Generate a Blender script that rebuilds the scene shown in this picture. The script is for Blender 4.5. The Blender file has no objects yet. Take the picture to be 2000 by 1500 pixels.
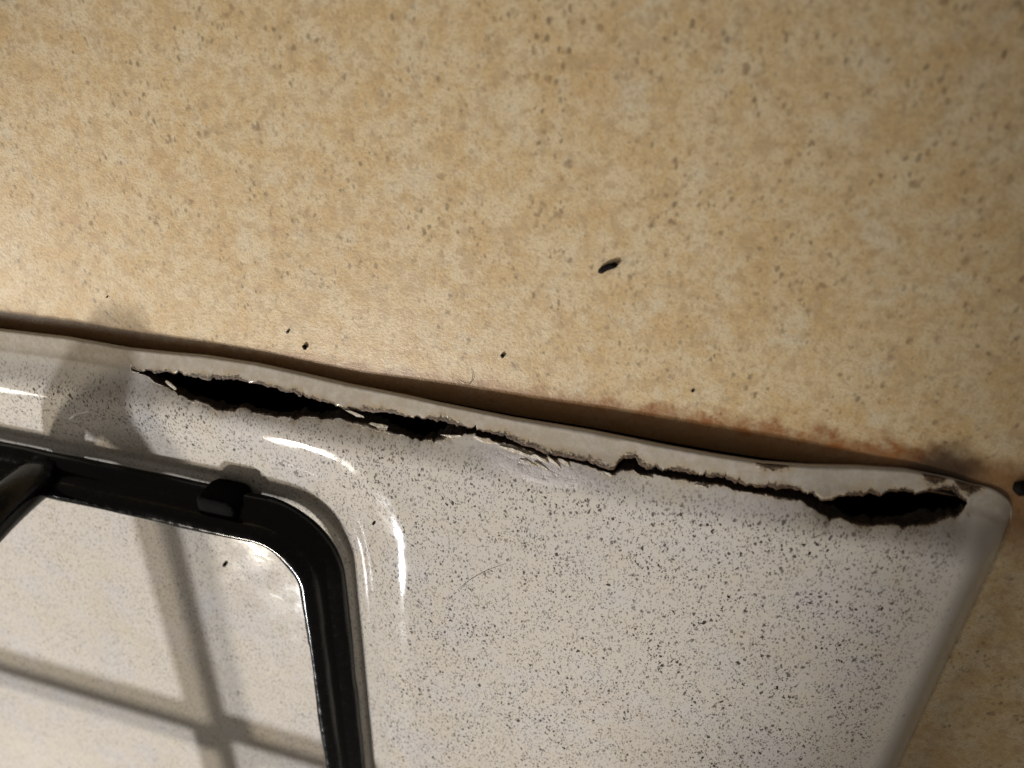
import bpy, bmesh, math, random
import numpy as np
from mathutils import Vector, Matrix, noise as mnoise

S = 0.001                      # all measures below are millimetres
scene = bpy.context.scene
COL = scene.collection

# ------------------------------------------------------------------ camera
cam_d = bpy.data.cameras.new('camera')
cam = bpy.data.objects.new('camera', cam_d); COL.objects.link(cam)
CAM = Vector((-62.361, 64.565, 112.37))
M = Matrix(((0.9652, -0.14699, 0.21631, CAM.x*S),
            (0.03387, 0.89039, 0.45393, CAM.y*S),
            (-0.25933, -0.4308, 0.86438, CAM.z*S),
            (0, 0, 0, 1)))
cam.matrix_world = M
cam_d.sensor_width = 36.0
cam_d.lens = 23.4
cam_d.clip_start = 0.002
cam_d.clip_end = 20.0
cam_d.dof.use_dof = True
cam_d.dof.focus_distance = 0.140
cam_d.dof.aperture_fstop = 13.0
scene.camera = cam

# ------------------------------------------------------------------ world
world = bpy.data.worlds.new('World'); scene.world = world
world.use_nodes = True
bg = world.node_tree.nodes['Background']
bg.inputs[0].default_value = (1.0, 0.90, 0.78, 1)
bg.inputs[1].default_value = 0.105

# ------------------------------------------------------------------ lamps
def spot(name, loc, target, watts, colour, radius, half, blend):
    d = bpy.data.lights.new(name, 'SPOT')
    d.energy = watts; d.color = colour; d.shadow_soft_size = radius*S
    d.spot_size = math.radians(half*2); d.spot_blend = blend
    o = bpy.data.objects.new(name, d); COL.objects.link(o)
    o.location = Vector(loc)*S
    o.rotation_euler = (Vector(target)-Vector(loc)).to_track_quat('-Z', 'Y').to_euler()
    return o
spot('hood_lamp_cool', (-494, -665, 582), (-190, -106, 0), 24.0, (0.95, 0.96, 1.0), 20, 10.2, 0.5)
spot('hood_lamp_warm', (-590, -575, 582), (-196, -106, 0), 14.8, (1.0, 0.90, 0.76), 26, 10.0, 0.5)
def fill_light():  # added soft fill from the left, lifts the bar shadows
    d = bpy.data.lights.new('fill_light', 'AREA')
    d.shape = 'SQUARE'; d.size = .7; d.energy = 13.0; d.color = (1.0, 0.93, 0.84)
    o = bpy.data.objects.new('fill_light', d); COL.objects.link(o)
    o.location = Vector((-1750, -600, 580))*S
    o.rotation_euler = (Vector((-150, -40, 0))-Vector((-1750, -600, 580))).to_track_quat('-Z', 'Y').to_euler()
fill_light()

scene.view_settings.view_transform = 'Standard'
scene.view_settings.look = 'None'
scene.view_settings.exposure = 0.12
scene.view_settings.gamma = 1.0
scene.view_settings.use_curve_mapping = False
scene.cycles.use_denoising = True
scene.cycles.max_bounces = 6

# ------------------------------------------------------------------ node helpers
class NT:
    def __init__(self, name):
        self.m = bpy.data.materials.new(name); self.m.use_nodes = True
        self.t = self.m.node_tree; self.n = self.t.nodes
        self.b = self.n['Principled BSDF']
    def new(self, kind, **kw):
        x = self.n.new(kind)
        for k, v in kw.items(): setattr(x, k, v)
        return x
    def link(self, a, b): self.t.links.new(a, b)
    def put(self, sock, v):
        if hasattr(v, 'is_output') or isinstance(v, bpy.types.NodeSocket): self.link(v, sock)
        else: sock.default_value = v
    def math(self, op, a, b=0.0, c=0.0, clamp=False):
        x = self.new('ShaderNodeMath', operation=op, use_clamp=clamp)
        self.put(x.inputs[0], a); self.put(x.inputs[1], b)
        if len(x.inputs) > 2: self.put(x.inputs[2], c)
        return x.outputs[0]
    def mix(self, f, a, b, blend='MIX'):
        x = self.new('ShaderNodeMix', data_type='RGBA', blend_type=blend)
        self.put(x.inputs[0], f); self.put(x.inputs[6], a); self.put(x.inputs[7], b)
        return x.outputs[2]
    def ramp(self, v, lo, hi, a=0.0, b=1.0, smooth=True):
        x = self.new('ShaderNodeMapRange', interpolation_type='SMOOTHSTEP' if smooth else 'LINEAR')
        self.put(x.inputs[0], v); self.put(x.inputs[1], lo); self.put(x.inputs[2], hi)
        self.put(x.inputs[3], a); self.put(x.inputs[4], b)
        return x.outputs[0]
    def coords(self, scale=(1000, 1000, 1000), rot=(0, 0, 0), loc=(0, 0, 0)):
        if not hasattr(self, 'tc'): self.tc = self.new('ShaderNodeTexCoord')
        x = self.new('ShaderNodeMapping')
        x.inputs['Scale'].default_value = scale; x.inputs['Rotation'].default_value = rot
        x.inputs['Location'].default_value = loc
        self.link(self.tc.outputs['Object'], x.inputs[0])
        return x.outputs[0]
    def noise(self, vec, scale, detail=2.0, rough=0.5, dist=0.0):
        x = self.new('ShaderNodeTexNoise')
        self.link(vec, x.inputs['Vector']); x.inputs['Scale'].default_value = scale
        x.inputs['Detail'].default_value = detail; x.inputs['Roughness'].default_value = rough
        x.inputs['Distortion'].default_value = dist
        return x
    def warp(self, vec, scale, amount):
        n = self.noise(vec, scale, 1.0)
        a = self.new('ShaderNodeVectorMath', operation='SUBTRACT'); self.link(n.outputs['Color'], a.inputs[0]); a.inputs[1].default_value = (.5, .5, .5)
        b = self.new('ShaderNodeVectorMath', operation='MULTIPLY_ADD'); self.link(a.outputs[0], b.inputs[0])
        b.inputs[1].default_value = (amount,)*3; self.link(vec, b.inputs[2])
        return b.outputs[0]
    def specks(self, vec, share, rmin, rmax, soft=0.06):
        """voronoi cells, a share of which carry one speck; returns mask"""
        v = self.new('ShaderNodeTexVoronoi', feature='F1', distance='EUCLIDEAN')
        v.inputs['Scale'].default_value = 1.0; v.inputs['Randomness'].default_value = 1.0
        self.link(vec, v.inputs['Vector'])
        sp = self.new('ShaderNodeSeparateColor'); self.link(v.outputs['Color'], sp.inputs[0])
        rad = self.ramp(sp.outputs[1], 0, 1, rmin, rmax, smooth=False)
        inside = self.math('SUBTRACT', 1.0, self.ramp(self.math('SUBTRACT', v.outputs['Distance'], rad), -soft, soft))
        has = self.math('LESS_THAN', sp.outputs[0], share)
        tone = self.ramp(sp.outputs[2], 0, 1, 0.55, 1.0, smooth=False)
        return self.math('MULTIPLY', self.math('MULTIPLY', inside, has), tone)
    def attr(self, name):
        x = self.new('ShaderNodeAttribute', attribute_name=name); return x.outputs['Fac']
    def bump(self, h, dist, strength=1.0, normal=None):
        x = self.new('ShaderNodeBump'); x.inputs['Distance'].default_value = dist
        x.inputs['Strength'].default_value = strength; self.link(h, x.inputs['Height'])
        if normal is not None: self.link(normal, x.inputs['Normal'])
        return x.outputs[0]

def rgb(r, g, b):
    f = lambda c: (c/255/12.92) if c/255 <= .04045 else ((c/255+.055)/1.055)**2.4
    return (f(r), f(g), f(b), 1.0)

# ------------------------------------------------------------------ materials
def mat_worktop():
    m = NT('laminate')
    v = m.coords()
    w = m.warp(v, 0.25, 3.0)
    big = m.noise(w, 0.055, 4, .62)
    mid = m.noise(w, 0.17, 4, .65)
    mid2 = m.noise(m.coords(loc=(71, 13, 5)), 0.14, 4, .7)
    fine = m.noise(v, 0.75, 3, .7)
    grain = m.noise(v, 2.6, 2, .6)
    col = m.mix(m.ramp(mid.outputs[0], .36, .64), rgb(208, 188, 151), rgb(198, 170, 123))
    col = m.mix(m.math('MULTIPLY', m.ramp(mid2.outputs[0], .52, .70), .75), col, rgb(205, 191, 163))
    col = m.mix(m.math('MULTIPLY', m.ramp(big.outputs[0], .52, .74), .5), col, rgb(188, 151, 96))
    col = m.mix(m.math('MULTIPLY', m.ramp(fine.outputs[0], .50, .70), .60), col, rgb(164, 138, 104))
    col = m.mix(m.math('MULTIPLY', m.ramp(fine.outputs[0], .50, .30), .40), col, rgb(216, 197, 162))
    col = m.mix(m.math('MULTIPLY', m.ramp(grain.outputs[0], .50, .70), .55), col, rgb(150, 122, 88))
    dap = m.noise(m.coords(loc=(17, 31, 2)), .38, 3, .6)
    col = m.mix(m.math('MULTIPLY', m.ramp(dap.outputs[0], .50, .66), .6), col, rgb(176, 150, 112))
    s1 = m.specks(m.warp(m.coords((430, 430, 430), (0, 0, .5)), 1.4, .7), .62, .06, .28, .14)
    s2 = m.specks(m.warp(m.coords((150, 150, 150), (0, 0, 1.1), (9, 4, 0)), 1.6, .6), .40, .07, .17, .05)
    s3 = m.specks(m.warp(m.coords((900, 620, 600), (0, 0, .9), (3, 7, 0)), 1.2, .6), .60, .14, .36, .12)
    clump = m.ramp(m.noise(v, .10, 2).outputs[0], .36, .6, .25, 1.0)
    col = m.mix(m.math('MULTIPLY', m.math('MULTIPLY', s1, clump), .66), col, rgb(118, 92, 62))
    col = m.mix(m.math('MULTIPLY', s2, .2), col, rgb(128, 102, 72))
    col = m.mix(m.math('MULTIPLY', m.math('MULTIPLY', s3, clump), .68), col, rgb(108, 92, 68))
    # rust run-off and dirt along the hob's rear rim, with rim shade painted in
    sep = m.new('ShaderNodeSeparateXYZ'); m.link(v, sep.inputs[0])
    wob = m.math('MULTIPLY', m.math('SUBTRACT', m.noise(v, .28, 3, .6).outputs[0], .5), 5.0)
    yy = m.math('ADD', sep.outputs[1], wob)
    grime_shade = m.math('MULTIPLY', m.ramp(yy, 6.4, 2.6), m.ramp(sep.outputs[1], -16, -6))
    col = m.mix(m.math('MULTIPLY', grime_shade, .75), col, rgb(122, 76, 34))
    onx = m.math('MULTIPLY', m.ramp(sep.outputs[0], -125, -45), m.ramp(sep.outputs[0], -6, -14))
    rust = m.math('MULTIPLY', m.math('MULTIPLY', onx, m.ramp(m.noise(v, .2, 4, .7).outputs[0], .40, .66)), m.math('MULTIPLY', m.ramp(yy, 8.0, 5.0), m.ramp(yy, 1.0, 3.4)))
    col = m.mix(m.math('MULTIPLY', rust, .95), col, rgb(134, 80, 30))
    # dark smudge around the hob's rear corner: black grease with corner shadow painted in
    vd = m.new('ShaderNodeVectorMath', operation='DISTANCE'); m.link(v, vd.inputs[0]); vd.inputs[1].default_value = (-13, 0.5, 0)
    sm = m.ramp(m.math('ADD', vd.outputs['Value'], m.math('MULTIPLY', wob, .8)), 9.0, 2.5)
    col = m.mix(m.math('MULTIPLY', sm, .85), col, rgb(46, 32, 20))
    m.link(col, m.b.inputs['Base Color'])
    m.b.inputs['Roughness'].default_value = .42
    m.b.inputs['Specular IOR Level'].default_value = .5
    h = m.math('ADD', m.noise(v, 1.5, 2, .5).outputs[0], m.math('MULTIPLY', m.noise(v, 4.5, 1).outputs[0], .4))
    m.link(m.bump(h, .00014, .4), m.b.inputs['Normal'])
    return m.m

def mat_enamel():
    m = NT('speckled_enamel')
    v = m.coords()
    lil = m.noise(v, .07, 3, .6); yel = m.noise(m.coords(loc=(40, 90, 3)), .09, 3, .6)
    col = m.mix(m.math('MULTIPLY', m.ramp(lil.outputs[0], .45, .68), .7), rgb(203, 196, 185), rgb(200, 195, 192))
    col = m.mix(m.math('MULTIPLY', m.ramp(yel.outputs[0], .50, .72), .5), col, rgb(205, 195, 177))
    k = m.attr('speckle')
    a = m.specks(m.warp(m.coords((2100, 1250, 1600), (0, 0, .85)), 1.7, 1.2), .78, .18, .43, .08)
    b = m.specks(m.warp(m.coords((980, 700, 850), (0, 0, .75), (5, 2, 0)), 1.5, .9), .80, .15, .33, .06)
    c = m.specks(m.warp(m.coords((300, 260, 280), (0, 0, .4), (1, 8, 0)), 2.2, .5), .48, .06, .13, .03)
    d = m.specks(m.warp(m.coords((2100, 1500, 1800), (0, 0, .8), (11, 3, 0)), 1.7, .9), .75, .12, .38, .12)
    tot = m.math('MAXIMUM', m.math('MAXIMUM', m.math('MULTIPLY', a, .9), b), m.math('MAXIMUM', m.math('MULTIPLY', d, .85), c))
    sparse = m.math('MULTIPLY', tot, m.math('MULTIPLY', k, m.ramp(m.noise(m.coords(loc=(2, 8, 4)), .09, 3, .65).outputs[0], .32, .62, .62, 1.0)))
    col = m.mix(sparse, col, rgb(32, 27, 24))
    few = m.specks(m.warp(m.coords((330, 330, 330), (0, 0, .3), (4, 4, 0)), 2.0, .5), .34, .06, .14, .04)
    col = m.mix(m.math('MULTIPLY', few, m.math('MULTIPLY', m.math('SUBTRACT', 1.0, k), .55)), col, rgb(96, 82, 60))
    # bare chipped patch with no speckles where the enamel has lifted
    chip0 = m.attr('chip')
    chip = m.math('MAXIMUM', chip0, 0.0)
    # the outer rim is dull and dirty
    dirt = m.math('MULTIPLY', m.ramp(chip0, 0.0, -1.0), m.ramp(m.noise(m.coords(loc=(3, 9, 1)), .45, 5, .7).outputs[0], .30, .66, .30, .80))
    col = m.mix(dirt, col, rgb(170, 157, 137))
    cn = m.noise(m.coords((700, 600, 700), (0, 0, -.5)), .8, 5, .7)
    chipm = m.math('MULTIPLY', chip, m.ramp(cn.outputs[0], .30, .48))
    col = m.mix(chipm, col, rgb(205, 198, 196))
    # rust bleeding from the torn edges
    r = m.attr('rust')
    rn = m.noise(v, 1.3, 4, .75)
    rm = m.ramp(m.math('ADD', r, m.math('MULTIPLY', m.math('SUBTRACT', rn.outputs[0], .5), .9)), .52, .78)
    rm = m.math('MULTIPLY', rm, m.ramp(r, .06, .25))
    rc = m.mix(m.ramp(m.noise(v, 2.2, 3, .7).outputs[0], .35, .65), rgb(28, 18, 9), rgb(92, 64, 31))
    stain = m.math('MULTIPLY', m.ramp(m.math('ADD', r, m.math('MULTIPLY', m.math('SUBTRACT', m.noise(v, .5, 3).outputs[0], .5), .8)), .15, .75), .45)
    col = m.mix(stain, col, rgb(176, 148, 98))
    col = m.mix(rm, col, rc)
    # grease smears
    sm = m.noise(m.coords((1000, 1000, 1000), loc=(7, 5, 1)), .045, 3, .55)
    col = m.mix(m.math('MULTIPLY', m.ramp(sm.outputs[0], .54, .70), .16), col, rgb(184, 168, 140))
    m.link(col, m.b.inputs['Base Color'])
    ro = m.math('ADD', .055, m.math('MULTIPLY', m.ramp(m.noise(v, .12, 4, .6).outputs[0], .4, .7), .05))
    ro = m.math('ADD', ro, m.math('MULTIPLY', m.math('MAXIMUM', rm, chipm), .6), clamp=True)
    m.link(ro, m.b.inputs['Roughness'])
    m.b.inputs['Specular IOR Level'].default_value = .5
    n1 = m.bump(m.noise(v, .35, 2).outputs[0], .00006, .3)
    n2 = m.bump(m.math('ADD', m.math('MULTIPLY', chipm, cn.outputs[0]), m.math('MULTIPLY', rm, rn.outputs[0])), .0004, .7, n1)
    m.link(n2, m.b.inputs['Normal'])
    return m.m

def mat_rust():
    m = NT('rusted_steel')
    v = m.coords()
    n = m.noise(v, 1.2, 4, .75)
    col = m.mix(m.ramp(n.outputs[0], .38, .66), rgb(16, 11, 7), rgb(60, 42, 24))
    m.link(col, m.b.inputs['Base Color']); m.b.inputs['Roughness'].default_value = .9
    m.link(m.bump(n.outputs[0], .0006), m.b.inputs['Normal'])
    return m.m

def mat_flake():
    m = NT('enamel_flake')
    v = m.coords()
    n = m.noise(v, 1.0, 4, .7)
    col = m.mix(m.ramp(n.outputs[0], .42, .62), rgb(186, 178, 162), rgb(150, 130, 98))
    m.link(col, m.b.inputs['Base Color']); m.b.inputs['Roughness'].default_value = .35
    m.link(m.bump(n.outputs[0], .0003), m.b.inputs['Normal'])
    return m.m

def mat_black():
    m = NT('black_enamel')
    v = m.coords()
    n = m.noise(v, .5, 4, .65)
    col = m.mix(m.ramp(n.outputs[0], .5, .75), (.003, .003, .003, 1), (.008, .007, .006, 1))
    m.link(col, m.b.inputs['Base Color'])
    m.link(m.ramp(n.outputs[0], .35, .7, .12, .30), m.b.inputs['Roughness'])
    m.b.inputs['Specular IOR Level'].default_value = .3
    m.link(m.bump(m.noise(v, .35, 2, .5).outputs[0], .00012, .4), m.b.inputs['Normal'])
    return m.m

def mat_plain(name, c, rough=.6, spec=.4):
    m = NT(name); v = m.coords()
    n = m.noise(v, 2.0, 3, .6)
    m.link(m.mix(m.ramp(n.outputs[0], .35, .7), (c[0]*.7, c[1]*.7, c[2]*.7, 1), c), m.b.inputs['Base Color'])
    m.b.inputs['Roughness'].default_value = rough; m.b.inputs['Specular IOR Level'].default_value = spec
    m.link(m.bump(n.outputs[0], .0002), m.b.inputs['Normal'])
    return m.m

LAM, ENA, RUST, FLK, BLK = mat_worktop(), mat_enamel(), mat_rust(), mat_flake(), mat_black()
CRUMB = mat_plain('charred_crumb', (.007, .005, .004, 1), .7, .12)
BROWN = mat_plain('brown_crumb', (.05, .028, .014, 1), .6)
LINT = mat_plain('lint', (.10, .075, .05, 1), .9, .1)
DRIED = mat_plain('dried_milk', (.92, .89, .83, 1), .5)
CHIPB = mat_plain('chipboard', (.09, .055, .03, 1), .95, .1)
RUBBER = mat_plain('black_rubber', (.003, .003, .003, 1), .85, .06)

# ------------------------------------------------------------------ object helpers
def tag(o, label=None, cat=None, group=None, kind=None):
    if label: o['label'] = label
    if cat: o['category'] = cat
    if group: o['group'] = group
    if kind: o['kind'] = kind
    return o
def empty(name, loc):
    o = bpy.data.objects.new(name, None); COL.objects.link(o); o.location = Vector(loc)*S
    o.empty_display_size = .01
    return o
def obj(name, verts, faces, mats, parent=None, smooth=True, fmat=None):
    """verts in millimetres, world axes; parent offset removed"""
    off = np.array(parent.matrix_world.translation)/S if parent else np.zeros(3)
    if parent:
        off = np.array(parent.location)/S
        p = parent.parent
        while p: off = off + np.array(p.location)/S; p = p.parent
    me = bpy.data.meshes.new(name)
    v = (np.asarray(verts, dtype=float)-off)*S
    me.from_pydata(v.tolist(), [], faces)
    for m in (mats if isinstance(mats, (list, tuple)) else [mats]): me.materials.append(m)
    if fmat is not None: me.polygons.foreach_set('material_index', fmat)
    me.polygons.foreach_set('use_smooth', [smooth]*len(me.polygons))
    me.update()
    o = bpy.data.objects.new(name, me); COL.objects.link(o)
    if parent: o.parent = parent
    return o
def add_attr(o, name, vals):
    a = o.data.attributes.new(name, 'FLOAT', 'POINT')
    a.data.foreach_set('value', np.asarray(vals, dtype=np.float32))

# ------------------------------------------------------------------ worktop
def build_worktop():
    X0, X1, Y0, Y1, T = -620, 190, -420, 260, -38
    cx0, cx1, cy0, cy1 = -464, -3.5, -306, -3.2      # cut-out the hob drops into
    v = [(X0, Y0, 0), (X1, Y0, 0), (X1, Y1, 0), (X0, Y1, 0), (cx0, cy0, 0), (cx1, cy0, 0), (cx1, cy1, 0), (cx0, cy1, 0)]
    v += [(x, y, T) for x, y, z in v]
    f, fm = [], []
    for i in range(4):
        j = (i+1) % 4
        f.append((i, j, 4+j, 4+i)); fm.append(0)
        f.append((8+j, 8+i, 12+i, 12+j)); fm.append(1)
        f.append((j, i, 8+i, 8+j)); fm.append(0)
        f.append((4+i, 4+j, 12+j, 12+i)); fm.append(1)
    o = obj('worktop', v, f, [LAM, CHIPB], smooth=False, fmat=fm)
    tag(o, 'mottled beige laminate worktop around the hob', kind='structure')
    tray = obj('cabinet_base', [(cx0-6, cy0-6, T-30), (cx1+6, cy0-6, T-30), (cx1+6, cy1+6, T-30), (cx0-6, cy1+6, T-30),
                           (cx0-6, cy0-6, T), (cx1+6, cy0-6, T), (cx1+6, cy1+6, T), (cx0-6, cy1+6, T)],
               [(0, 1, 2, 3), (0, 4, 5, 1), (1, 5, 6, 2), (2, 6, 7, 3), (3, 7, 4, 0)], CHIPB, o, smooth=False)
    return o
build_worktop()

# ------------------------------------------------------------------ hob
LIP = np.array([(-480, .9, 3.2), (-213.77, .91, 3.23), (-195.38, 1.54, 3.11), (-178.06, 1.31, 3.13), (-168.25, 1.64, 2.78), (-158.78, 2.12, 2.4), (-146.27, 2.05, 2.25), (-135.38, 1.39, 2.25), (-124.78, .67, 2.4), (-110.91, .46, 2.91), (-105.29, .22, 3.2), (-89.33, -.26, 3.53), (-74.23, -.2, 3.7), (-59.85, -.66, 3.9), (-50.66, -.82, 3.89), (-42.67, -.78, 3.75), (-34.9, -.34, 3.0), (-27.3, .42, 1.95), (-19.16, 1.0, 1.3), (-12, .6, .9), (-8, -.1, .7), (-7, -.1, .6)])
UP = np.array([(-177.72, -2.91), (-174.53, -3.35), (-171.24, -3.26), (-167.84, -2.52), (-164.09, -2.77), (-159.06, -2.71), (-153.9, -2.4), (-150.01, -1.78), (-146.34, -2.18), (-142.65, -2.42), (-139.01, -2.79), (-136.01, -3.14), (-131.82, -3.62), (-128.24, -3.71), (-126.51, -4.26), (-123.55, -4.43), (-118.77, -3.84), (-115.26, -3.49), (-111.82, -3.52), (-108.4, -3.5), (-105.01, -3.24), (-101.73, -3.32), (-98.49, -3.39), (-95.28, -3.47), (-92.1, -3.78), (-90.52, -4.16), (-87.36, -4.94), (-84.25, -5.25), (-82.67, -5.87), (-79.61, -5.94), (-76.59, -5.89), (-73.57, -6.19), (-70.56, -6.6), (-68.63, -6.29), (-68.01, -4.77), (-66.93, -4.07), (-65.75, -4.28), (-65.05, -3.68), (-64.18, -4.63), (-62.99, -4.95), (-61.06, -5.22), (-58.3, -4.75), (-55.5, -4.84), (-52.72, -4.93), (-49.96, -5.03), (-46.36, -4.96), (-41.84, -5.29), (-39.23, -5.02), (-35.37, -4.56), (-33.3, -5.53), (-31.02, -6.27), (-29.56, -5.75), (-27.99, -4.66), (-23.72, -4.23), (-22.16, -4.32), (-20.96, -3.13), (-18.53, -2.82), (-16.54, -2.92), (-14.35, -2.1), (-12.54, -1.7), (-11.11, -1.7), (-9.94, -2.41), (-8.24, -3.33)])
LO = np.array([(-177.75, -3.04), (-174.63, -3.75), (-172.27, -4.81), (-168.58, -5.81), (-165.04, -7.24), (-161.97, -7.84), (-157.49, -7.8), (-155.73, -8.8), (-151.85, -8.79), (-148.46, -7.56), (-146.03, -8.17), (-143.52, -8.36), (-139.7, -7.92), (-135.93, -7.49), (-134.02, -6.88), (-129.76, -6.97), (-126.1, -6.28), (-123.75, -6.81), (-120.15, -6.69), (-117.82, -7.19), (-115.47, -7.19), (-112.0, -7.69), (-108.53, -7.53), (-105.09, -7.11), (-101.75, -5.83), (-98.49, -5.06), (-95.9, -5.25), (-93.13, -5.28), (-90.48, -5.46), (-87.33, -5.64), (-84.2, -6.07), (-82.64, -6.45), (-79.58, -6.4), (-76.54, -6.47), (-73.52, -6.77), (-70.49, -7.29), (-69.28, -7.61), (-66.55, -7.48), (-63.69, -7.08), (-62.81, -6.42), (-60.93, -6.23), (-59.03, -6.28), (-57.11, -6.56), (-53.37, -6.68), (-49.74, -6.35), (-45.61, -6.62), (-41.6, -6.51), (-38.35, -6.7), (-34.93, -6.52), (-33.36, -7.58), (-30.47, -8.6), (-27.72, -8.95), (-25.03, -9.21), (-21.22, -8.8), (-17.61, -7.98), (-14.05, -7.36), (-11.17, -6.33), (-9.07, -5.28), (-8.46, -4.15), (-8.2, -3.43)])
HX0, HX1, HY0 = -470.0, 0.0, -312.0
ZFLAT, ZFLOOR = 7.0, 3.0
BAS = dict(x0=-350., x1=-112.8, y0=-282., y1=-12.9, k=25.0)      # basin outline at the upper fold

def sstep(x): x = np.clip(x, 0, 1); return x*x*(3-2*x)
def edge_y(x):
    e = np.interp(x, LIP[:, 0], LIP[:, 1])
    r = 7.0
    arc = np.where(x > -r, -r + np.sqrt(np.clip(r*r-(x+r)**2, 0, None)) + (-.1), e)
    return np.where(x > -r, arc, e)
def lip_z(x): return np.interp(x, LIP[:, 0], LIP[:, 2])
def basin_sd(x, y):
    cx, cy = (BAS['x0']+BAS['x1'])/2, (BAS['y0']+BAS['y1'])/2
    qx, qy = np.abs(x-cx)-(BAS['x1']-BAS['x0'])/2, np.abs(y-cy)-(BAS['y1']-BAS['y0'])/2
    return -smin(-qx, -qy, BAS['k'])
def smin(a, b, k):
    h = np.clip(.5+.5*(b-a)/k, 0, 1); return b*(1-h)+a*h-k*h*(1-h)
def height(x, y):
    d = edge_y(x)-y
    lz = lip_z(x)
    zr = lz + .20*np.clip(d, 0, 5) + (ZFLAT-lz-1.0)*sstep((d-3.2)/10.5)
    zs = .25 + (-x)*1.13
    z = smin(zr, smin(zs, np.full_like(x, ZFLAT+.25), 2.0), .9+2.6*sstep((x+24)/18))
    sd = basin_sd(x, y)
    # rolled upper fold, slope, soft lower fillet
    t = np.clip((-sd+1.8)/20.5, 0, 1)
    prof = np.where(t < .3, 1.25*t*t/.6, np.where(t < .9, 1.25*(t-.15), 1-1.25*(1-t)**2/.2))
    z = z - (ZFLAT-ZFLOOR)*prof
    # pressed sheet is never dead flat
    return z + (.08*np.sin(x*.031+1.0)*np.sin(y*.043) + .03*np.sin(x*.11+y*.07))*(1-t)

def n1(x, f, seed):
    return np.array([mnoise.noise(Vector((float(q)*f, seed, 0.37))) for q in x])

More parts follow.
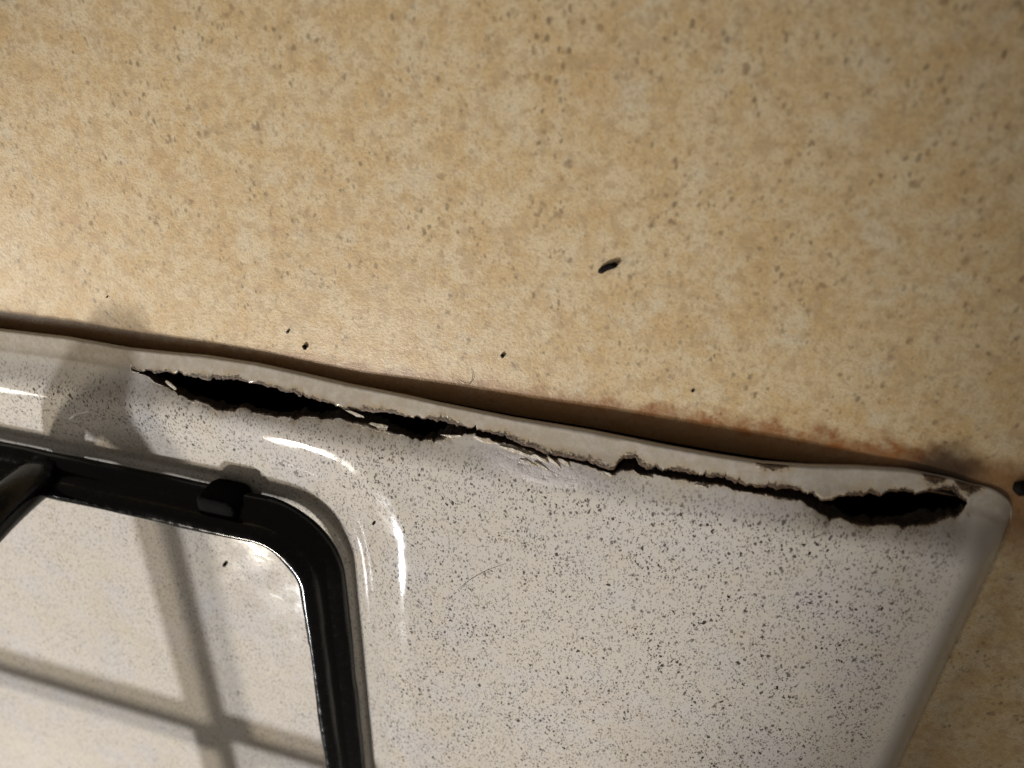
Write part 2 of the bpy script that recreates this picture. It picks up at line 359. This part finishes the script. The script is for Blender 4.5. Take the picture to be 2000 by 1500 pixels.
def build_hob():
    root = empty('gas_hob', (-235, -155, 0))
    tag(root, 'speckled white enamel gas hob with its rear edge cracked and rusted through', 'gas hob')
    xs = np.concatenate([np.arange(HX0, -300, 4.0), np.arange(-300, -225, 1.0), np.arange(-225, -14, .30),
                         -14+14*np.sin(np.linspace(0, math.pi/2, 56))*1.0])
    xs = np.unique(np.round(xs, 4)); n = len(xs)
    E = edge_y(xs)
    inh = (xs > -177.7) & (xs < -8.25)
    c1 = np.interp(xs, UP[:, 0], UP[:, 1]); c2 = np.interp(xs, LO[:, 0], LO[:, 1])
    # torn metal: ragged at several scales
    j1 = .55*n1(xs, .45, 3.1)+.45*n1(xs, 1.1, 8.2)+.22*n1(xs, 2.6, 1.7)
    j2 = .42*n1(xs, .35, 5.3)+.32*n1(xs, .9, 2.9)+.14*n1(xs, 2.4, 7.7)
    j1 = j1*(.35+2.2*np.abs(n1(xs, .22, 21.)))+.5*np.clip(n1(xs, 1.6, 31.)-.38, 0, 1)*4
    j2 = j2*(.35+2.0*np.abs(n1(xs, .19, 23.)))-.35*np.clip(n1(xs, 1.3, 37.)-.40, 0, 1)*4
    fade = np.clip(np.minimum(xs+177.7, -8.25-xs)/1.5, 0, 1)
    gap0 = np.clip((c1-c2)/1.2, .25, 1)
    c1 = c1+j1*fade*gap0; c2 = c2+j2*fade*gap0
    mid = (c1+c2)/2
    c1 = np.maximum(c1, mid+.02); c2 = np.minimum(c2, mid-.02)
    # outside the tear both edges meet
    base = np.where(xs < -170, E-5.0, np.where(xs > -20, np.minimum(E-2.0, -3.3), mid))
    base = np.where(xs <= -177.7, np.interp(xs, [-260, -177.7], [-4.0, -2.97]), base)
    base = np.where(xs >= -8.25, np.minimum(-3.4, E-.6*np.clip((HX1-xs)/8.25, .15, 1)*4), base)
    c1 = np.where(inh, c1, base); c2 = np.where(inh, c2, base)
    c1 = np.minimum(c1, E-.35)
    c2 = np.minimum(c2, c1)
    pinch = .32*sstep((xs+102)/6)*sstep((-36-xs)/6)
    c2 = np.where(inh, c2+pinch*np.clip(c1-c2-.3, 0, 9), c2)
    c2 = np.where(inh, c2+.10*np.clip(c1-c2-1.0, 0, 9), c2)
    tear = inh & (c1-c2 > .14)
    wallw = np.clip(.9+1.6*n1(xs, .16, 51.)+.8*n1(xs, .7, 53.), .15, 2.4)
    verts, faces, fm = [], [], []
    speck, rust, chip = [], [], []
    idx = {}
    def put(x, y, z, s=0., r=0., c=0.):
        verts.append((x, y, z)); speck.append(s); rust.append(r); chip.append(c); return len(verts)-1
    NA = 9
    ta = np.linspace(0, 1, NA)
    # rows behind the tear: fine first, then coarse, as distances from c2
    db = np.concatenate([np.arange(0, 3, .3), np.arange(3, 30, .6), np.arange(30, 150, 1.5), np.linspace(150, 1, 1)*0+150])
    db = np.unique(db)
    A = np.zeros((n, NA), int); B = np.zeros((n, len(db)+8), int)
    skirtE = np.zeros((n, 3), int); s1 = np.full(n, -1); s2 = np.full(n, -1); s3 = np.full(n, -1)
    X, Y = [], []
    rmod = np.clip(.35+1.7*np.abs(n1(xs, .13, 41.))+.5*n1(xs, .5, 43.), .12, 1.3)
    curl1 = .25*n1(xs, .5, 11.); curl2 = .25*n1(xs, .35, 17.)
    for i, x in enumerate(xs):
        ya = E[i]+(c1[i]-E[i])*ta
        za = height(np.full(NA, x), ya)
        g = max(0., min(1., (c1[i]-c2[i])/2.5)) if tear[i] else 0.
        dist1 = ya-c1[i]
        za = za+g*(curl1[i]-.15)*np.exp(-dist1/.8)
        for k in range(NA):
            q = math.exp(-dist1[k]/(1.6*rmod[i]))*(1 if tear[i] else .0)
            if tear[i] and -92 < x < -62: q = math.exp(-dist1[k]/1.9)
            # chipped and scorched spots on the outer lip
            for bx, bw, bl, ba in ((-41, 4.2, 2.0, 1.1), (-14.5, 2.6, 2.4, 1.25), (-9.0, 3.0, 2.6, 1.25), (-157, 3.0, .5, .4), (-88, 2.0, .5, .3)):
                q = max(q, ba*math.exp(-((x-bx)/bw)**2)*math.exp(-(E[i]-ya[k])/bl))
            A[i, k] = put(x, ya[k], za[k], .22+.16*float(x < -178), q, -1.0)
        zl = za[0]
        drop = min(1.3, zl-.05)
        skirtE[i] = [put(x, E[i]+.12, zl-.25*drop), put(x, E[i]+.05, zl-drop*.8), put(x, E[i]-.9, zl-drop)]
        ylast = HY0
        yb = np.concatenate([c2[i]-db, np.linspace(c2[i]-150, ylast, 9)[1:]])
        zb = height(np.full(len(yb), x), yb)
        d2 = c2[i]-yb
        zb = zb-g*(.32+curl2[i])*np.exp(-d2/1.1)
        sx = float(sstep(np.array((-x-4.5)/8.0)))
        for k in range(len(yb)):
            if k == 0 and not tear[i]: B[i, 0] = A[i, NA-1]; continue
            q = math.exp(-d2[k]/(.95*rmod[i]))*(1 if tear[i] else 0)
            dd = E[i]-yb[k]
            s = (.22+.16*float(x < -178)+(.78-.16*float(x < -178))*float(sstep(np.array((dd-4.5)/8.0))))*sx
            sd = float(basin_sd(np.array(x), np.array(yb[k])))
            s *= 1-.36*float(sstep(np.array((-sd-6)/10)))
            cx = math.exp(-(((x+83)/9.5)**2+((yb[k]+9.0+(x+83)*.05)/2.4)**2)**1.5)
            B[i, k] = put(x, yb[k], zb[k], s, q, min(1, cx*1.6)-max(0., 1-max(0., dd-3.0)/4.0))
        if tear[i]:
            s1[i] = put(x, c1[i]+.45, za[-1]-1.0); gp = c1[i]-c2[i]; ww = min(wallw[i], gp*.55)
            s2[i] = put(x, c2[i]+.12*ww, zb[0]-.45-.15*ww); s3[i] = put(x, c2[i]+ww, zb[0]-1.3-.5*ww+.3*curl1[i])
    def quad(a, b, c, d, m=0):
        f = []
        for q in (a, b, c, d):
            if q not in f: f.append(int(q))
        if len(f) > 2: faces.append(tuple(f)); fm.append(m)
    for i in range(n-1):
        for k in range(NA-1): quad(A[i, k], A[i, k+1], A[i+1, k+1], A[i+1, k])
        quad(skirtE[i, 0], A[i, 0], A[i+1, 0], skirtE[i+1, 0])
        for k in range(2): quad(skirtE[i, k+1], skirtE[i, k], skirtE[i+1, k], skirtE[i+1, k+1])
        for k in range(B.shape[1]-1): quad(B[i, k], B[i, k+1], B[i+1, k+1], B[i+1, k])
        if tear[i] and tear[i+1]:
            quad(A[i, NA-1], s1[i], s1[i+1], A[i+1, NA-1], 1)
            quad(s2[i], B[i, 0], B[i+1, 0], s2[i+1], 1)
            quad(s3[i], s2[i], s2[i+1], s3[i+1], 1)
    # closing skirts on the front and left sides (out of the picture)
    bot = [put(x, HY0, 0.0) for x in xs]
    for i in range(n-1): quad(B[i, -1], bot[i], bot[i+1], B[i+1, -1])
    col0 = [A[0, k] for k in range(NA)]+[B[0, k] for k in range(1, B.shape[1])]
    low = [put(HX0, verts[q][1], 0.0) for q in col0]
    for k in range(len(col0)-1): quad(col0[k], low[k], low[k+1], col0[k+1])
    coln = [A[n-1, k] for k in range(NA)]+[B[n-1, k] for k in range(1, B.shape[1])]
    low = [put(HX1+.02, verts[q][1], 0.0) for q in coln]
    for k in range(len(coln)-1): quad(coln[k], coln[k+1], low[k+1], low[k])
    o = obj('hob_top', verts, faces, [ENA, RUST], root, True, fm)
    add_attr(o, 'speckle', speck); add_attr(o, 'rust', rust); add_attr(o, 'chip', chip)
    return root
hob = build_hob()
def build_light_seal():  # unseen strip added under the lip to stop light leaking through the tear
    xs = np.concatenate([np.arange(-468, -8, 3.0), -7+7*np.sin(np.linspace(0, math.pi/2, 12))])
    E = edge_y(xs); v, f = [], []
    for i, x in enumerate(xs):
        z = float(height(np.array([x]), np.array([E[i]-1.2]))[0])-.25
        for dy, zz in ((1.0, .0), (1.1, z), (3.0, z-.1), (3.0, .0)): v.append((x-.8*(x > -7), E[i]-dy, max(zz, 0)))
    for i in range(len(xs)-1):
        for k in range(3): f.append((i*4+k, i*4+k+1, i*4+k+5, i*4+k+4))
    return obj('light_seal', v, f, RUBBER, hob)
build_light_seal()

# ------------------------------------------------------------------ enamel flakes lifting along the tear
def flake(parent, x, y, length, width, ang, lift, seed, tilt=.3, mat=None):
    rnd = random.Random(seed)
    mat = FLK
    width *= 1.35; length *= 1.1
    k = 9; pts = []
    for i in range(k):
        a = 2*math.pi*(i+rnd.uniform(-.3, .3))/k
        r = .5*(1+rnd.uniform(-.45, .25))
        pts.append((math.cos(a)*length*r, math.sin(a)*width*r))
    z0 = float(height(np.array([x]), np.array([y]))[0])
    ca, sa = math.cos(ang), math.sin(ang)
    v, f = [], []
    def P3(px, py, dz):
        gx, gy = x+px*ca-py*sa, y+px*sa+py*ca
        z = float(height(np.array([gx]), np.array([gy]))[0])*.6+z0*.4
        return (gx, gy, z+lift*.5+tilt*py*.5+dz)
    v.append(P3(0, 0, .02)); 
    for p in pts: v.append(P3(p[0], p[1], rnd.uniform(-.02, .04)))
    for p in pts: v.append(P3(p[0]*1.04, p[1]*1.04, -.14))
    for i in range(k):
        j = (i+1) % k
        f.append((0, 1+i, 1+j)); f.append((1+j, 1+i, 1+k+i, 1+k+j))
    return obj('enamel_flake', v, f, mat, parent, False)
FL = [(-122.6, -4.9, 4.0, .6, -.22, .25, .2), (-116.9, -6.4, 4.0, .9, -.12, .1, -.1), (-167.2, -5.1, 3.2, .7, -.5, .1, .1),
      (-101.2, -5.7, 4.2, .8, .1, .15, .2), (-94.2, -5.3, 4.6, 1.0, -.12, .25, .2), (-89.2, -6.2, 4.0, .7, -.12, .25, .3), (-86.3, -6.6, 3.8, .7, -.18, .30, .4),
      (-83.2, -6.9, 3.8, .7, -.25, .30, .3), (-80.2, -7.1, 3.4, .6, -.6, .30, .4), (-78.0, -6.9, 2.8, .6, -.5, .25, .2), (-69.6, -7.5, 2.0, .5, -.3, .2, .2),
      (-62.6, -6.8, 3.2, .45, -.05, .2, .2), (-52.6, -6.8, 2.4, .45, -.15, .2, .2), (-82.0, -8.6, 4.6, .6, -.35, .08, .1), (-84.6, -8.2, 4.2, .5, -.3, .08, .1)]
for i, (x, y, l, w, a, li, ti) in enumerate(FL):
    flake(hob, x, y, l, w, a, li, 100+i, ti)

# ------------------------------------------------------------------ pan support
def round_path(x0, x1, y0, y1, r, seg=16):
    """closed loop, counter-clockwise"""
    p = []
    for cx, cy, a0 in ((x1-r, y1-r, 0), (x0+r, y1-r, 90), (x0+r, y0+r, 180), (x1-r, y0+r, 270)):
        for i in range(seg+1):
            a = math.radians(a0+90*i/seg); p.append((cx+r*math.cos(a), cy+r*math.sin(a)))
    q = []
    for i in range(len(p)):
        a, b = np.array(p[i]), np.array(p[(i+1) % len(p)])
        k = max(1, int(np.linalg.norm(b-a)/2.5))
        for j in range(k): q.append(tuple(a+(b-a)*j/k))
    return q
def sweep_closed(path, section, wob=None):
    n, k = len(path), len(section); v = []
    for i in range(n):
        a, b = np.array(path[i-1]), np.array(path[(i+1) % n])
        t = b-a; t = t/np.linalg.norm(t); inn = np.array([-t[1], t[0]])
        for s, (w, h) in enumerate(section):
            dw, dh = wob(i, s, path[i]) if wob else (0, 0)
            p = np.array(path[i])+inn*(w+dw); v.append((p[0], p[1], h+dh))
    f = [(i*k+s, i*k+(s+1) % k, ((i+1) % n)*k+(s+1) % k, ((i+1) % n)*k+s) for i in range(n) for s in range(k)]
    return v, f
def tube(points, w, h, up=(0, 0, 1), k=14, power=3.0):
    """open bar with a rounded-rectangle section"""
    pts = [np.array(p, float) for p in points]; v, f = [], []
    for i, p in enumerate(pts):
        t = pts[min(i+1, len(pts)-1)]-pts[max(i-1, 0)]; t /= np.linalg.norm(t)
        s = np.cross(t, np.array(up, float)); s /= np.linalg.norm(s); u = np.cross(s, t)
        sc = 1.0
        for j in range(k):
            a = 2*math.pi*j/k; c, d = math.cos(a), math.sin(a)
            e = (abs(c)**power+abs(d)**power)**(-1/power)
            v.append(p+s*(c*e*w/2*sc)+u*(d*e*h/2*sc))
    for i in range(len(pts)-1):
        for j in range(k): f.append((i*k+j, i*k+(j+1) % k, (i+1)*k+(j+1) % k, (i+1)*k+j))
    f.append(tuple(range(k))[::-1]); f.append(tuple((len(pts)-1)*k+j for j in range(k)))
    return v, f

FX0, FX1, FY0, FY1 = -333., -129.6, -262., -31.6
def build_support():
    root = empty('pan_support', (-231, -147, ZFLOOR))
    tag(root, 'glossy black enamelled pan support standing in the hob basin', 'pan support')
    zf = ZFLOOR
    # slanted bar: low outer edge, high inner edge, with a rolled lip on the inner edge
    c0, c1 = np.array([0., zf+3.3]), np.array([5.0, zf+9.0])
    ax = (c1-c0)/np.linalg.norm(c1-c0); nx = np.array([-ax[1], ax[0]])   # nx: outward and up
    sec = []
    R0, R1 = 1.75, 1.6
    for a in np.linspace(-90, 90, 7): sec.append(c1+R1*(ax*math.cos(math.radians(a))+nx*math.sin(math.radians(a))))
    for q, g in ((.84, 1.6), (.70, 1.05), (.58, .8), (.48, .8), (.38, 1.15), (.26, 1.75)):   # shallow groove pressed along the face
        sec.append(c0+(c1-c0)*q+nx*g)
    for a in np.linspace(90, 270, 8): sec.append(c0+R0*(ax*math.cos(math.radians(a))+nx*math.sin(math.radians(a))))
    rnd = random.Random(4)
    path = round_path(FX0, FX1, FY0, FY1, 17.0)
    def wob(i, s, p):
        q = mnoise.noise(Vector((p[0]*.09, p[1]*.09, s*.35)))*.22
        if s < 4: q += .45*mnoise.noise(Vector((p[0]*.06+5, p[1]*.06, .5)))
        return q, q*.6
    v, f = sweep_closed(path, sec, wob)
    obj('frame', v, f, BLK, root)
    # thin rolled lip under the inner edge, lumpy where the enamel has run
    lip = [c1+np.array([1.5+1.25*math.cos(a), -1.9+.75*math.sin(a)]) for a in np.linspace(0, 2*math.pi, 9)[:-1]]
    def wob2(i, s, p):
        q = .55*mnoise.noise(Vector((p[0]*.07, p[1]*.07, 3.)))+.3*mnoise.noise(Vector((p[0]*.3, p[1]*.3, 3.)))
        return q, .3*q
    v, f = sweep_closed(path, [tuple(q) for q in lip], wob2)
    obj('rolled_lip', v, f, BLK, root)
    # upright posts carrying the raised bars
    H = 49.
    def post(p0, p1, p2, up):
        pts = []
        for t in np.linspace(0, 1, 14):
            a = np.array(p0)*(1-t)**2+2*t*(1-t)*np.array(p1)+t*t*np.array(p2); pts.append(a)
        v, f = tube(pts, 11, 8, up)
        return obj('post', v, f, BLK, root)
    post((-207.5, -34.2, zf+4), (-207.5, -36, zf+34), (-207.5, -55, H), (0, 1, 0))
    post((-207.5, -258, zf+4), (-207.5, -256, zf+34), (-207.5, -240, H), (0, 1, 0))
    post((-329, -169.5, zf+4), (-327, -169.5, zf+34), (-310, -169.5, H), (1, 0, 0))
    ln = lambda a, b, k=8: [np.array(a)+(np.array(b)-np.array(a))*t for t in np.linspace(0, 1, k)]
    fin = [(-38., 27.), (-39.5, 33.), (-43.5, 40.), (-47., H-.5), (-84., H-.5), (-62., 39.), (-47., 33.)]  # unseen fin added to fill a lit gap in the post's shadow
    v = [(-212, y, z) for y, z in fin]+[(-204, y, z) for y, z in fin]; m = len(fin)
    f = [tuple(range(m)), tuple(range(2*m-1, m-1, -1))]+[(i, i+m, (i+1) % m+m, (i+1) % m) for i in range(m)]
    obj('shadow_fin', v, f, BLK, root, False)
    v, f = tube(ln((-208, -50, H), (-208, -246, H)), 12.5, 5.5); obj('raised_bar', v, f, BLK, root)
    v, f = tube(ln((-318, -169.5, H), (-154, -169.5, H)), 10.5, 6.0, (0, 0, 1)); obj('raised_bar', v, f, BLK, root)
    # rubber-capped clip gripping the frame (a foot below, a stub above)
    def clip(cx, cy, ang):
        """rounded block, local x along the bar, y inward"""
        v, f = [], []
        rows = [(-1.0, .70, .62, 2.2), (-.2, .95, .92, 2.2), (1.5, 1, 1, 2.0), (4.5, 1, 1, 2.4), (6.0, .99, .99, 2.6), (6.7, .95, .94, 2.7), (7.0, .84, .82, 2.7), (7.05, .5, .45, 2.7)]
        k = 20; W, D = 10.0, 7.6
        for z, sx, sy, yo in rows:
            for j in range(k):
                a = 2*math.pi*j/k; c, d = math.cos(a), math.sin(a); e = (abs(c)**9+abs(d)**9)**(-1/9)
                lx, ly = c*e*W/2*sx, d*e*D/2*sy+yo
                v.append((cx+lx*math.cos(ang)-ly*math.sin(ang), cy+lx*math.sin(ang)+ly*math.cos(ang), zf+1.0+z))
        m = len(rows)
        for i in range(m-1):
            for j in range(k): f.append((i*k+j, i*k+(j+1) % k, (i+1)*k+(j+1) % k, (i+1)*k+j))
        f.append(tuple(range(k))[::-1]); f.append(tuple((m-1)*k+j for j in range(k)))
        return obj('foot_clip', v, f, RUBBER, root)
    clip(-156.5, FY1+1.2, math.pi)
    clip(-306, FY1+1.2, math.pi); clip(-156.5, FY0-1.2, 0); clip(-306, FY0-1.2, 0)
    return root
build_support()

# ------------------------------------------------------------------ crumbs and small debris
def crumb(name, pts, radii, label, cat, mat, seed=0, k=9, rough=.18, group=None, flat=1.0):
    """a lumpy closed body swept along a short spine resting on the surface"""
    v, f = [], []
    n = len(pts)
    for i, (p, r) in enumerate(zip(pts, radii)):
        p = np.array(p, float)
        t = np.array(pts[min(i+1, n-1)], float)-np.array(pts[max(i-1, 0)], float); t /= np.linalg.norm(t)
        s = np.cross(t, (0, 0, 1.)); s /= np.linalg.norm(s); u = np.cross(s, t)
        for j in range(k):
            a = 2*math.pi*j/k
            q = r*(1+rough*mnoise.noise(Vector((p[0]*1.3+math.cos(a), p[1]*1.3+math.sin(a), seed+i*.6))))
            v.append(p+s*math.cos(a)*q+u*math.sin(a)*q*flat)
    for i in range(n-1):
        for j in range(k): f.append((i*k+j, i*k+(j+1) % k, (i+1)*k+(j+1) % k, (i+1)*k+j))
    f.append(tuple(range(k))[::-1]); f.append(tuple((n-1)*k+j for j in range(k)))
    o = obj(name, v, f, mat)
    # origin at the crumb's base
    c = Vector(np.array(pts).mean(axis=0)*S); c.z = 0 if pts[0][2] < 2 else c.z
    o.data.transform(Matrix.Translation(-c)); o.location = c
    return tag(o, label, cat, group)
def spine(x, y, z, length, ang, bend, r, n=8):
    P_, R_ = [], []
    for t in np.linspace(-1, 1, n):
        P_.append((x+math.cos(ang)*t*length/2-math.sin(ang)*bend*(1-t*t), y+math.sin(ang)*t*length/2+math.cos(ang)*bend*(1-t*t), z+r*.9))
        R_.append(r*math.sqrt(max(.06, 1-abs(t)**7)))
    return P_, R_
p, r = spine(-74.1, 30.75, 0, 3.6, .50, .30, .56, 14)
crumb('crumb', p, r, 'black curved rod-shaped crumb lying alone on the beige worktop', 'crumb', CRUMB, 1)
for k, (x, y, z, l, a, rr, lab, mt) in enumerate([
        (-135.2, 6.95, 0, 1.1, 1.9, .42, 'black oval crumb on the worktop, largest of those near the rear rim', CRUMB),
        (-138.9, 9.8, 0, .75, .8, .28, 'small brown crumb on the worktop just above-left of the black oval crumb', BROWN),
        (-92.5, 11.4, 0, .85, 2.1, .33, 'small black crumb on the worktop above the middle of the torn rim', CRUMB),
        (-1.0, 1.2, 0, 3.2, .3, 1.25, 'round dark blob on the worktop beside the hob corner at right', CRUMB),
        (-183.4, 11.85, 0, .45, .4, .18, 'tiny black dot of a crumb on the worktop at far left', CRUMB),
        (-56.7, 9.8, 0, .6, 2.4, .20, 'tiny black crumb on the worktop above the right half of the rim', CRUMB),
        (-164.2, -57.4, 3, 1.35, 1.1, .45, 'black oval crumb lying in the basin inside the pan support', CRUMB),
        (-119.2, -30.8, 6.3, .8, 1.0, .30, 'tiny black crumb on the slope by the basin corner highlight', CRUMB)]):
    z = float(height(np.array([x]), np.array([y]))[0]) if z else 0.0
    p, r = spine(x, y, z, l, a, .04, rr, 7)
    crumb('crumb', p, r, lab, 'crumb', mt, 10+k, group='scattered crumbs')

def strand(name, pts, r, label, cat, mat, follow=False):
    q = []
    P0 = [np.array(p, float) for p in pts]
    for i in range(len(P0)-1):
        for t in np.linspace(0, 1, 7)[:-1]:
            a, b, c, d = P0[max(i-1, 0)], P0[i], P0[i+1], P0[min(i+2, len(P0)-1)]
            q.append(.5*((2*b)+(-a+c)*t+(2*a-5*b+4*c-d)*t*t+(-a+3*b-3*c+d)*t**3))
    q.append(P0[-1])
    rad = [r*(.35+.65*math.sin(math.pi*min(1, max(0, i/(len(q)-1))))) for i in range(len(q))]
    base = [(float(a[0]), float(a[1]), (float(height(np.array([a[0]]), np.array([a[1]]))[0]) if follow else 0)+r*.8+(a[2] if len(a) > 2 else 0)) for a in q]
    return crumb(name, base, rad, label, cat, mat, 5, 6, 0, None, .35 if cat == 'splash mark' else 1.0)
strand('hair', [(-99.2, -43.8), (-96.6, -40.4), (-93.0, -36.8), (-88.6, -33.5)], .055, 'short dark hair stuck to the flat speckled enamel', 'hair', CRUMB, True)
strand('lint', [(-101.6, 4.6, .1), (-100.0, 3.9, .3), (-98.7, 4.8, .4), (-98.5, 6.4, .2), (-99.0, 7.6, .1)], .06, 'curled lint fibre on the worktop beside the rear rim shadow', 'lint', LINT)
def dried(pts, width, label):
    """thin crusted streak lying on the enamel"""
    P0 = [np.array(p, float) for p in pts]; q = []
    for i in range(len(P0)-1):
        for t in np.linspace(0, 1, 6)[:-1]: q.append(P0[i]+(P0[i+1]-P0[i])*t)
    q.append(P0[-1]); v, f = [], []; n = len(q)
    for i, a in enumerate(q):
        t = q[min(i+1, n-1)]-q[max(i-1, 0)]; t /= np.linalg.norm(t); s_ = np.array([-t[1], t[0]])
        w = width*(.25+.75*math.sin(math.pi*(i+.5)/n))*(1+.5*mnoise.noise(Vector((i*.8, 2., 1.))))
        for o_, h in ((-.5, .0), (-.3, .05), (.3, .05), (.5, .0)):
            p = a+s_*o_*w; z = float(height(np.array([p[0]]), np.array([p[1]]))[0])
            v.append((p[0], p[1], z+h+.01))
    for i in range(n-1):
        for k in range(3): f.append((i*4+k, i*4+4+k, i*4+5+k, i*4+1+k))
    o = obj('dried_splash', v, f, DRIED)
    c = Vector(np.array(v).mean(axis=0)*S); o.data.transform(Matrix.Translation(-c)); o.location = c
    return tag(o, label, 'splash mark')
dried([(-152.4, -64.2), (-151.0, -64.6), (-149.6, -64.5), (-148.0, -65.6)], 1.2, 'pale dried squiggle mark in the basin near the right bar')
dried([(-155.0, -52.2), (-153.2, -52.3), (-151.6, -53.4)], 1.0, 'pale dried dab in the basin just inside the frame corner')
